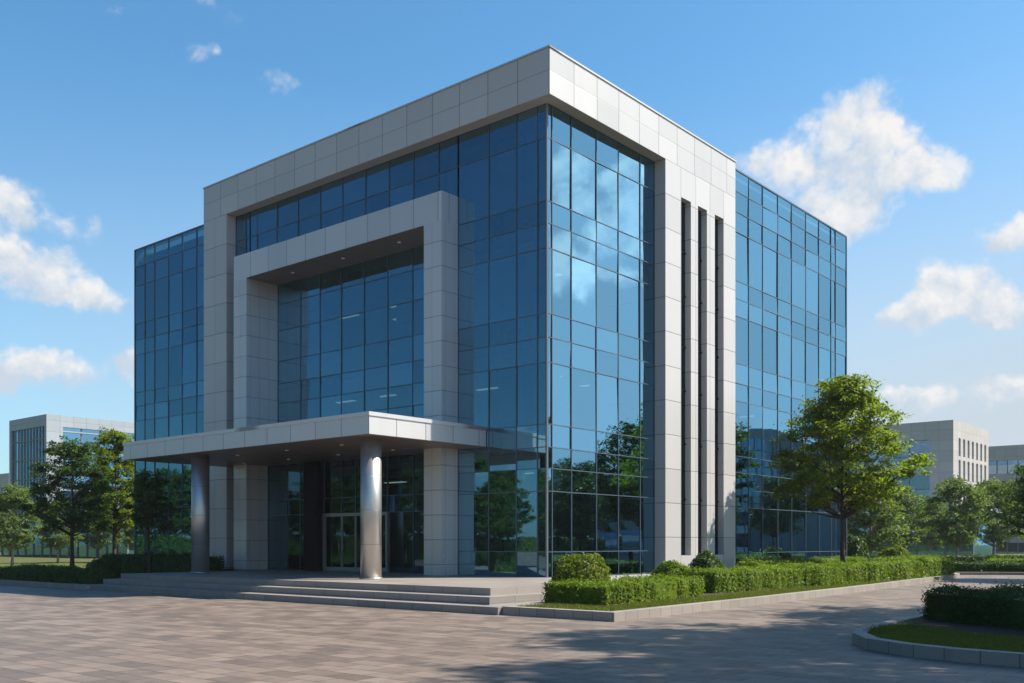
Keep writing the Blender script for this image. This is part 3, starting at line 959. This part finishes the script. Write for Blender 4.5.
# left planter hedges and shrubs
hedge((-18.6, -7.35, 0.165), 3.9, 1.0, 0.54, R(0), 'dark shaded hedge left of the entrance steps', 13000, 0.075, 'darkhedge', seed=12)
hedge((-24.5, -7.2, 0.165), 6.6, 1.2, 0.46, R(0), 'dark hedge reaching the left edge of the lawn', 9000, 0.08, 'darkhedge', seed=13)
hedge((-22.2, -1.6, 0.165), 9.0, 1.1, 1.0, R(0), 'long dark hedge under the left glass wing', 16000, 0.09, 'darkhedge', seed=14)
shrub((-21.0, -5.0, 0.165), 0.9, 0.8, 1.15, 'round dark shrub between the two trees left of the steps', 5000, 0.09, 'darkhedge', 6)
hedge((*at(40, 58), 0.0), 7.0, 1.2, 0.42, R(0), 'sunlit low hedge on the lawn beyond the left trees', 6000, 0.1, 'hedge', seed=15)

# trees in view
MAIN = dict(seed=21, H=8.95, zb=3.2, rad=2.62, nclump=100, per=330, leaf=0.165, prof=0.34, lop=0.03, clump=0.205, low=0.55, cone=True, flat=0.42, trunk_r=0.115)
tree('street', (*at(845, 44), KZ - .03), 'large bright green street tree beside the right glass wing', rz=0.70, name='broadleaf_tree', **MAIN)
DARK = dict(seed=33, H=7.7, zb=2.6, rad=2.15, nclump=66, per=270, leaf=0.17, prof=0.3, clump=0.22, low=0.5)
tree('dark', (*at(72, 58), 0.0), 'dark broad tree in shade left of the entrance, in front of the grey tower', rz=0.4, name='broadleaf_tree', leafm='darkleaf', **DARK)  # darker leaf colour stands in for the crown seen on its shaded side
LIT = dict(seed=44, H=9.0, zb=2.8, rad=1.95, nclump=70, per=290, leaf=0.17, prof=0.3, clump=0.21, low=0.5)
tree('lit', (*at(115, 63), 0.0), 'taller half sunlit tree beside the left end of the canopy', rz=2.0, name='broadleaf_tree', leafm='leaf', **LIT)
tree('slender', (*at(149, 45.5), 0.16), 'small dark tree added for the shaded right part of the taller tree crown', 1.0, 2.6, name='broadleaf_tree', leafm='darkleaf', seed=39, H=4.9, zb=2.4, rad=0.95, nclump=34, per=130, leaf=0.14, prof=0.4, clump=0.3, low=0.5)  # separate darker tree stands in for the neighbouring crown's shaded part
YOUNG = dict(seed=55, H=7.0, zb=1.7, rad=2.3, nclump=70, per=150, leaf=0.24, prof=0.3, clump=0.25)
bg = 'small trees in the distance'
def far_tree(px, depth, topy, label, rz, leafm=None):
    s = top_z(topy, depth) / 7.0
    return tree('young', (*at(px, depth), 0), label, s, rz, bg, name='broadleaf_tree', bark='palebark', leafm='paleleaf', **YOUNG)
far_tree(12, 74, 487, 'small pale tree at the far left edge of the lawn', 0.0)
far_tree(58, 88, 500, 'small hazy tree behind the dark tree on the left', 1.0)
far_tree(100, 92, 497, 'small sunlit tree seen under the dark tree crown', 2.2)
far_tree(138, 90, 500, 'small sunlit tree against the left end of the glass wing', 3.1)
far_tree(-20, 82, 492, 'small tree cut by the left picture edge', 4.1)
far_tree(871, 62, 476, 'slim young tree with pale trunk just right of the street tree', 0.7)
far_tree(902, 92, 488, 'hazy small tree between the street tree and the round topped tree on the right', 1.9)
far_tree(957, 80, 480, 'round topped tree in front of the pale stone office on the right', 2.9)
far_tree(993, 88, 482, 'hazy tree in front of the low far office on the right', 4.2)
far_tree(930, 104, 500, 'faint small tree on the far lawn before the stone office', 5.0)
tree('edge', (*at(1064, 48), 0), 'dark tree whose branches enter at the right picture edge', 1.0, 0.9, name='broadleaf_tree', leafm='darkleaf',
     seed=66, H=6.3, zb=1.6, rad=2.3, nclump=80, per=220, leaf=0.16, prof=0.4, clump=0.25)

# trees beside and behind the viewpoint: they shade the paving and stand in the reflections
TALL = dict(seed=71, H=17.0, zb=8.5, rad=3.9, nclump=90, per=120, leaf=0.30, prof=0.4, clump=0.20)
SH = 'tall trees shading the paving from the right'
for i, (x, y, s) in enumerate(((21.0, -1.0, 1.0), (24.5, -4.6, 1.1), (20.6, 6.2, 0.92), (26.0, 1.2, 1.12), (22.4, 12.2, 0.85), (29.0, -6.2, 1.12))):
    tree('tall', (x, y, 0.16), 'tall tree on the island that shades the paving', s, i * 1.1, SH, name='broadleaf_tree', leafm='darkleaf', **TALL)
RF = 'trees across the plaza seen in the glass'
for i, (x, y, s) in enumerate(((-50, -13, .95), (-57, -20, 1.05), (-46, -22, .8), (-63, -10, 1.0), (-45, -33, 1.1), (-40, -42, 1.0), (-52, -42, 1.2), (-33, -50, 1.0), (-36, -62, 1.15), (-25, -60, .9), (-24, -72, 1.1), (-60, -30, 1.1), (-41, -27, .9), (-52, -34, 1.15), (-62, -44, 1.2), (-37, -37, 1.0), (-45, -50, 1.15), (-30, -43, .95), (-39, -56, 1.1), (-68, -26, 1.2), (-49, -28, 1.0), (25, 74, 1.2), (32, 88, 1.3), (40, 104, 1.4),
                                (13.5, 27.5, 1.25), (21, 31, 1.0), (27, 41, 1.15), (17, 42, .9), (33, 36, 1.2), (38, 52, 1.2), (28, 60, 1.1))):
    tree('dark', (x, y, 0.0), 'broad tree across the plaza mirrored in the office glass', s, i * 0.9, RF, name='broadleaf_tree')

# hedges beyond the right end of the drive
x, y = at(968, 59)
hedge((x, y, 0.0), 9.0, 1.6, 0.62, R(20), 'low shaded hedge across the end of the drive', 7000, 0.11, 'darkhedge', seed=16)
x, y = at(990, 76)
hedge((x, y, 0.0), 22.0, 1.4, 0.8, R(38), 'long hedge along the far lawn at the right', 8000, 0.15, 'darkhedge', seed=17)
x, y = at(1030, 60)
hedge((x, y, 0.0), 5.0, 1.6, 0.8, R(30), 'short hedge at the right picture edge beyond the drive', 5000, 0.11, 'hedge', seed=18)
kx = [at(930, 56.5), at(960, 55.5), at(1000, 55.5), at(1090, 54)]
tag(kerb('far_kerb', kx, 0.4, 0.0, 0.16), 'granite kerb closing the far end of the drive', 'kerb')

# added hedges out of view: they cover the bright gap under the mirrored trees
for x, y, L, rz, k in ((-52, -24, 46, 118, 19), (-32, -62, 44, 140, 20), (26, 36, 46, 62, 22)):
    hedge((x, y, 0.0), L, 2.0, 2.4, R(rz), 'long tall hedge added out of view to darken the reflections in the glass', 9000, 0.2, 'darkhedge', 'hedges added for darker reflections', seed=k)

# ------------------------------------------------------------------ distant offices
def far_box(name, xc, yc, wx, wy, h, label, mode):
    """an office whose near corner is (xc, yc), running wx to -x and wy to +y"""
    root = empty(name, (xc, yc, 0))
    tag(root, label, 'building')
    wall = MB()
    if mode == 'stone':
        gw0, gw1, gz0, gz1 = -wx + 1.5, -3.0, 6.8, h - 2.4
        wall.box(-wx, gw0, 0, wy, 0, h, 1.8, 1.4, skip='d'); wall.box(gw1, 0, 0, 1.2, 0, h, 1.8, 1.4, skip='d')
        wall.box(gw0, gw1, 0, wy, gz1, h, 1.8, 1.4); wall.box(gw0, gw1, 0, wy, 4.0, gz0, 1.8, 1.4)
        # side with two rows of slot windows
        ny = 7
        sy = (wy - 2.4) / ny
        rows = [(3.4, 6.0), (6.8, 9.5), (10.2, 12.9), (13.4, h - 2.2)]
        zz = [0] + [v for r_ in rows for v in r_] + [h]
        for i in range(0, len(zz), 2): wall.box(-3, 0, 1.2, wy, zz[i], zz[i + 1], 1.8, 1.4, skip='d' if i == 0 else '')
        for k in range(ny + 1):
            y0 = 1.2 + k * sy
            for z0, z1 in rows: wall.box(-3, 0, y0, y0 + sy * 0.55 if k < ny else wy, z0, z1, 1.8, 1.4, skip='td')
        wo = wall.build('wall', M['farwall'], root)
        for k in range(ny):
            y0 = 1.2 + k * sy + sy * 0.55; y1 = 1.2 + (k + 1) * sy
            for z0, z1 in rows:
                q = MB(); q.poly([(-0.5, y0, z0), (-0.5, y1, z0), (-0.5, y1, z1), (-0.5, y0, z1)]); q.build('window', M['farglass'], root)
        us = list(np.linspace(gw0, gw1, 8)); zs = list(np.linspace(gz0, gz1, 5))
        for i in range(7):
            for j in range(4):
                q = MB(); q.poly([(us[i], 0.4, zs[j]), (us[i + 1], 0.4, zs[j]), (us[i + 1], 0.4, zs[j + 1]), (us[i], 0.4, zs[j + 1])])
                w = q.build('window', M['farglass'], root)
        q = MB()
        for u in us: q.box(u - 0.06, u + 0.06, 0.3, 0.5, gz0, gz1)
        for z in zs: q.box(gw0, gw1, 0.32, 0.48, z - 0.06, z + 0.06)
        q.build('window_grid', M['farframe'], root)
        q = MB(); q.box(gw0, gw1, 1.5, 1.6, 0, h); q.box(-3.2, -3.1, 1.2, wy, 0, h - 1); q.build('inner_wall', M['inner'], root)
        q = MB(); q.poly([(gw0, 0.6, 0), (gw1, 0.6, 0), (gw1, 0.6, 4.0), (gw0, 0.6, 4.0)]); q.build('shopfront', M['farglass'], root)
    elif mode == 'glass':
        wall.box(-wx, 0, 0, wy, h - 1.5, h, 1.8, 1.5); wall.box(-0.5, 0, 0, 2.2, 3.6, h - 1.5, 1.8, 1.5, skip='t'); wall.box(-wx, -wx + 0.6, 0, 0.5, 0, h - 1.5, 1.8, 1.5)
        wall.box(-0.9, 0, 2.2, wy, 3.6, 4.0, 1.8, 1.5)
        for k in range(1, 6): wall.box(-0.35, 0, 2.2, wy, 3.6 + k * 2.6, 3.75 + k * 2.6, 1.8, 1.5)
        wall.build('wall', M['farmetal'], root)
        nx = 11
        us = list(np.linspace(-wx + 0.6, -0.5, nx + 1))
        for i in range(nx):
            q = MB(); q.poly([(us[i], 0.25, 0), (us[i + 1], 0.25, 0), (us[i + 1], 0.25, h - 1.5), (us[i], 0.25, h - 1.5)]); q.build('window', M['glass'], root)
        vs = list(np.linspace(2.2, wy, 10))
        for i in range(9):
            q = MB(); q.poly([(-0.3, vs[i], 0), (-0.3, vs[i + 1], 0), (-0.3, vs[i + 1], h - 1.5), (-0.3, vs[i], h - 1.5)]); q.build('window', M['glass'], root)
        q = MB()
        for u in us: q.box(u - 0.07, u + 0.07, 0.16, 0.28, 0, h - 1.5)
        for v in vs: q.box(-0.34, -0.22, v - 0.07, v + 0.07, 0, h - 1.5)
        for z in np.arange(2.6, h - 2, 2.6): q.box(-wx + 0.6, -0.5, 0.12, 0.3, z - 0.08, z + 0.08)
        q.build('window_grid', M['farframe'], root)
        q = MB(); q.box(-wx, -1.2, 1.4, wy, 0, h - 1.5); q.build('inner_wall', M['inner'], root)
        for u in (-0.4, -wx + 0.3): 
            c = MB().box(u - 0.35, u + 0.35, -0.2, 0.5, 0, 3.9); c.build('column', M['farmetal'], root)
    elif mode == 'pavilion':
        wall.box(-wx - 0.6, 0.6, -0.6, wy + 0.6, h - 0.55, h, 3.0, 1.0)
        wall.build('roof', M['farmetal'], root)
        us = list(np.linspace(-wx, 0, 15))
        for i in range(14):
            q = MB(); q.poly([(us[i], 0, 0), (us[i + 1], 0, 0), (us[i + 1], 0, h - 0.55), (us[i], 0, h - 0.55)]); q.build('window', M['glass'], root)
        q = MB(); q.poly([(0, 0, 0), (0, wy, 0), (0, wy, h - 0.55), (0, 0, h - 0.55)]); q.build('window', M['glass'], root)
        q = MB()
        for u in us: q.box(u - 0.08, u + 0.08, -0.12, 0.12, 0, h - 0.55)
        q.box(-wx, 0, -0.05, 0.05, h * 0.5 - 0.08, h * 0.5 + 0.08)
        q.build('window_grid', M['farframe'], root)
        q = MB().box(-wx + 0.5, -0.5, 2.0, wy, 0, h - 0.6); q.build('inner_wall', M['inner'], root)
    else:
        wall.box(-wx, 0, 0, wy, h - 2.6, h, 1.8, 1.3)
        n = int((h - 2.6) / 3.6)
        for k in range(n + 1):
            wall.box(-wx, 0, 0, wy, max(0, h - 2.6 - 3.6 * (k + 1)), max(0.1, h - 2.6 - 3.6 * (k + 1) + 1.3), 1.8, 1.3)
        wall.build('wall', M['farwall'], root)
        for k in range(n + 1):
            z1 = h - 2.6 - 3.6 * k; z0 = max(0.1, z1 - 2.3)
            q = MB(); q.box(-wx + 0.2, -0.2, 0.3, wy - 0.2, z0, z1); q.build('window', M['farglass'], root)
        q = MB()
        for u in np.arange(-wx + 0.5, -0.3, 1.7): q.box(u - 0.07, u + 0.07, 0.18, 0.35, 0, h - 2.6)
        q.build('window_grid', M['farframe'], root)
        q = MB().box(-wx + 0.6, -0.6, 0.8, wy - 0.6, 0, h - 0.5); q.build('inner_wall', M['inner'], root)
    return root


x, y = at(46.3, 130)
far_box('office_block', x, y, 11.2, 26, top_z(414, 130), 'grey glass office tower behind the two trees on the left', 'glass')
x, y = at(9, 190)
far_box('office_block', x, y, 30, 20, top_z(473, 190), 'low distant office at the left picture edge', 'bands')
x, y = at(953.3, 130)
B2 = far_box('office_block', x, y, 24, 16.6, top_z(419.7, 130), 'pale stone office with tall slot windows on its sunny side, right of the street tree', 'stone')
x, y = at(1075, 166)
far_box('office_block', x, y, 28, 20, top_z(445, 172), 'lower distant office at the right edge with ribbon windows', 'bands')
x, y = at(905, 118)
far_box('low_pavilion', x + 6, y + 6, 46, 10, 6.2, 'long low glass fronted pavilion behind the hazy trees on the right', 'pavilion')
x, y = at(135, 118)
far_box('low_pavilion', x + 2, y - 2, 34, 9, 5.2, 'long low glass pavilion behind the small trees on the left', 'pavilion')
# seen only as a mirror image in the right wing and the lobby glass
far_box('office_block', 66, 116, 18, 46, 19.0, 'office block across the street mirrored in the right wing glass', 'glass')
far_box('office_block', 75, 46, 26, 60, 9.5, 'long office added out of view beyond the drive to darken the sunny glass reflections', 'bands')  # added unseen as a dark backdrop behind the mirrored trees
far_box('office_block', -36, -112, 40, 14, 9.0, 'long low office across the plaza mirrored in the lobby glass', 'bands')

# ------------------------------------------------------------------ thin summer haze
hz = MB().box(-910, 910, -910, 910, -1.0, 24.0)
hm = bpy.data.materials.new('haze'); hm.use_nodes = True
ht = NT(hm.node_tree); ht.n.remove(ht.n['Principled BSDF'])
pv = ht.new('ShaderNodeVolumePrincipled')
pv.inputs['Color'].default_value = (0.86, 0.92, 1.0, 1); pv.inputs['Density'].default_value = 0.00025; pv.inputs['Anisotropy'].default_value = 0.2
ht.link(pv.outputs[0], ht.n['Material Output'].inputs['Volume'])
tag(hz.build('haze', hm), kind='stuff')

# ------------------------------------------------------------------ camera
cd = bpy.data.cameras.new('camera')
cd.sensor_width = 36.0
cd.lens = FPX / 1024.0 * 36.0
cd.shift_y = (HOR - 341.5) / 1024.0
cd.clip_end = 4000
co = bpy.data.objects.new('camera', cd)
COL.objects.link(co)
co.location = CAM
co.rotation_euler = FWD.to_track_quat('-Z', 'Y').to_euler()
SC.camera = co

# ------------------------------------------------------------------ sun and sky
sd = Vector((0.6, 0.6, 1.0)).normalized()
EL, AZ = math.asin(sd.z), math.atan2(sd.x, sd.y)
sl = bpy.data.lights.new('sun', 'SUN')
sl.energy = 5.0
sl.angle = R(0.6)
sl.color = (1.0, 0.90, 0.78)
so_ = bpy.data.objects.new('sun', sl)
so_.rotation_euler = sd.to_track_quat('Z', 'Y').to_euler()
so_.location = (60, 60, 100)
COL.objects.link(so_)

w = bpy.data.worlds.new('World')
SC.world = w
w.use_nodes = True
t = NT(w.node_tree)
bgn = t.n['Background']
sky = t.new('ShaderNodeTexSky', sky_type='NISHITA', sun_disc=False)
sky.sun_elevation = EL
sky.sun_rotation = AZ
sky.altitude = 50
sky.air_density = 1.0
sky.dust_density = 0.6
sky.ozone_density = 2.5
tc = t.new('ShaderNodeTexCoord').outputs['Generated']
dF = t.vmath('DOT_PRODUCT', tc, tuple(FWD)); dR = t.vmath('DOT_PRODUCT', tc, tuple(RGT))
az = t.math('ARCTAN2', dR, dF)
sz = t.new('ShaderNodeSeparateXYZ'); t.link(tc, sz.inputs[0])
el = t.math('ARCSINE', sz.outputs[2])
cb = t.new('ShaderNodeCombineXYZ'); t.link(az, cb.inputs[0]); t.link(el, cb.inputs[1])
# ragged edges: push the lookup around with two scales of noise
n1 = t.noise(tc, 11.0, 6.0, 0.58, 'Color')
P = t.vmath('ADD', cb.outputs[0], t.vmath('MULTIPLY', t.vmath('SUBTRACT', n1, (0.5, 0.5, 0.5)), (0.10, 0.075, 0.0)))


def ang(px, py):
    a = math.atan((px - 512) / FPX)
    return a, math.atan((HOR - py) / FPX * math.cos(a))


CL = []
for px, py, rx, ry, s in ((850, 128, 52, 34, 1), (800, 165, 55, 28, 1), (852, 165, 75, 42, 1), (905, 180, 58, 22, 1), (835, 203, 52, 26, 1), (870, 150, 50, 40, 1),
                          (948, 292, 42, 30, 1), (908, 312, 36, 16, 1), (985, 308, 40, 20, 1), (950, 318, 72, 16, 1),
                          (1010, 232, 34, 16, .9), (1003, 392, 46, 17, .85), (915, 396, 44, 13, .7), (1012, 77, 28, 10, .08),
                          (20, 268, 46, 32, 1), (55, 290, 52, 20, 1), (98, 294, 18, 12, .8), (35, 372, 62, 19, .95), (8, 205, 42, 30, .7), (60, 222, 50, 18, .32), (92, 258, 20, 16, .25), (120, 366, 26, 18, .7), (92, 220, 14, 16, .4),
                          (232, 8, 44, 24, .22), (192, 52, 34, 20, .10), (286, 83, 40, 16, .14), (98, 10, 20, 9, .04)):
    a, e = ang(px, py)
    CL.append((a, e, rx / FPX * 1.12, ry / FPX * 1.12, s))
# clouds outside the picture, which the glass mirrors and the plaza is lit by
CL += [(1.30, 0.315, 0.050, 0.034, 1), (1.335, 0.275, 0.045, 0.030, 1), (1.265, 0.335, 0.036, 0.030, .9), (1.31, 0.355, 0.030, 0.020, .8), (1.285, 0.27, 0.05, 0.018, .7),
       (1.02, 0.10, 0.12, 0.025, .6), (1.75, 0.22, 0.2, 0.07, 1), (2.4, 0.25, 0.3, 0.1, 1),
       (-1.75, 0.10, 0.22, 0.03, .45), (-2.2, 0.09, 0.25, 0.035, .5)]
D, SW, SS = None, None, None
for a, e, ra, re, s in CL:
    q = t.vmath('MULTIPLY', t.vmath('SUBTRACT', P, (a, e, 0)), (1 / ra, 1 / re, 0))
    d = t.math('MULTIPLY_ADD', t.vmath('DOT_PRODUCT', q, q), -0.5 - 0.5 * s, s)
    qs = t.vmath('DOT_PRODUCT', q, (0.30, 0.70, 0))
    wt = t.math('MAXIMUM', d, 0.0005)
    if D is None: D, SW, SS = d, wt, t.math('MULTIPLY', wt, qs)
    else:
        SS = t.math('MULTIPLY_ADD', wt, qs, SS)
        SW = t.math('ADD', SW, wt)
        D = t.math('SMOOTH_MAX', D, d, 0.25)
S = t.math('DIVIDE', SS, SW)
vo = t.new('ShaderNodeTexVoronoi', feature='F1', distance='EUCLIDEAN')
t.link(t.vmath('ADD', tc, t.vmath('SCALE', t.vmath('SUBTRACT', n1, (0.5, 0.5, 0.5)), scale=0.05)), vo.inputs['Vector'])
vo.inputs['Scale'].default_value = 30.0; vo.inputs['Detail'].default_value = 2.5; vo.inputs['Roughness'].default_value = 0.55; vo.inputs['Lacunarity'].default_value = 2.2
puff = t.math('SUBTRACT', 0.78, vo.outputs['Distance'])
fine = t.noise(tc, 34.0, 7.0, 0.62)
mid = t.noise(tc, 15.0, 5.0, 0.6)
mid2 = t.noise(t.vmath('ADD', tc, (0.006, 0.006, 0.012)), 15.0, 5.0, 0.6)
dens = t.math('ADD', t.math('ADD', t.math('MULTIPLY_ADD', puff, 0.62, t.math('ADD', D, 0.10)), t.math('MULTIPLY', t.math('SUBTRACT', fine, 0.5), 0.7)), t.math('MULTIPLY', t.math('SUBTRACT', mid, 0.5), 0.8))
alpha = t.ramp(dens, 0.0, 0.85, 0.0, 0.97, True)
# a thin veil low over the horizon
sunward = t.vmath('DOT_PRODUCT', tc, tuple(Vector((sd.x, sd.y, 0)).normalized()))
veil = t.math('ADD', t.math('MULTIPLY', t.ramp(el, 0.0, 0.46, 1.0, 0.0, True), t.ramp(sunward, -0.85, 0.1, 0.10, 0.97, True)),
              t.math('MULTIPLY', t.ramp(el, 0.0, 0.75, 1.0, 0.0, True), t.ramp(sunward, 0.1, 1.0, 0.0, 0.5, True)), clamp=True)
lit = t.math('ADD', t.math('ADD', t.ramp(S, -0.6, 0.45, 0.05, 0.85, True), t.math('MULTIPLY', puff, 0.35)), t.math('MULTIPLY', t.math('SUBTRACT', mid, mid2), 4.0), clamp=True)
ccol = t.mix(lit, (3.05, 3.5, 4.05, 1), (4.75, 4.65, 4.55, 1))
hsv = t.new('ShaderNodeHueSaturation'); hsv.inputs['Saturation'].default_value = 1.0; hsv.inputs['Value'].default_value = 1.0
t.link(sky.outputs[0], hsv.inputs['Color'])
skyc = t.mix(veil, t.mix(1.0, hsv.outputs[0], (0.53, 0.90, 0.99, 1), 'MULTIPLY'), (3.0, 3.5, 3.95, 1))
glow = t.math('MULTIPLY', t.ramp(sunward, 0.55, 1.0, 0.0, 0.85, True), t.ramp(el, 0.25, 1.0, 1.0, 0.0, True))
skyc = t.mix(glow, skyc, (5.2, 6.6, 7.6, 1))
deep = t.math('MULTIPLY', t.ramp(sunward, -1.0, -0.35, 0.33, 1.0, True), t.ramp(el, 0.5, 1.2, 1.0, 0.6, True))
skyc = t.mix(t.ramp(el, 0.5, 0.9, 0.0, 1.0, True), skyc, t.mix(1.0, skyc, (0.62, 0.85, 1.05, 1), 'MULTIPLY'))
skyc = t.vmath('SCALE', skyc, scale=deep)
ccol = t.vmath('SCALE', ccol, scale=t.ramp(sunward, 0.5, 1.0, 1.0, 2.5, True))
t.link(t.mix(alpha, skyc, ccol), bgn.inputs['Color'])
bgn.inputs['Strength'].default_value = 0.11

# ------------------------------------------------------------------ render settings
SC.view_settings.view_transform = 'Standard'
SC.view_settings.look = 'None'
SC.view_settings.exposure = 0.85
SC.view_settings.gamma = 1.0
SC.view_settings.use_curve_mapping = False
SC.render.engine = 'CYCLES'
cy = SC.cycles
cy.use_denoising = True
cy.max_bounces = 8
cy.diffuse_bounces = 3
cy.glossy_bounces = 4
cy.transmission_bounces = 4
cy.transparent_max_bounces = 12
cy.caustics_reflective = False
cy.caustics_refractive = False
cy.sample_clamp_indirect = 6.0
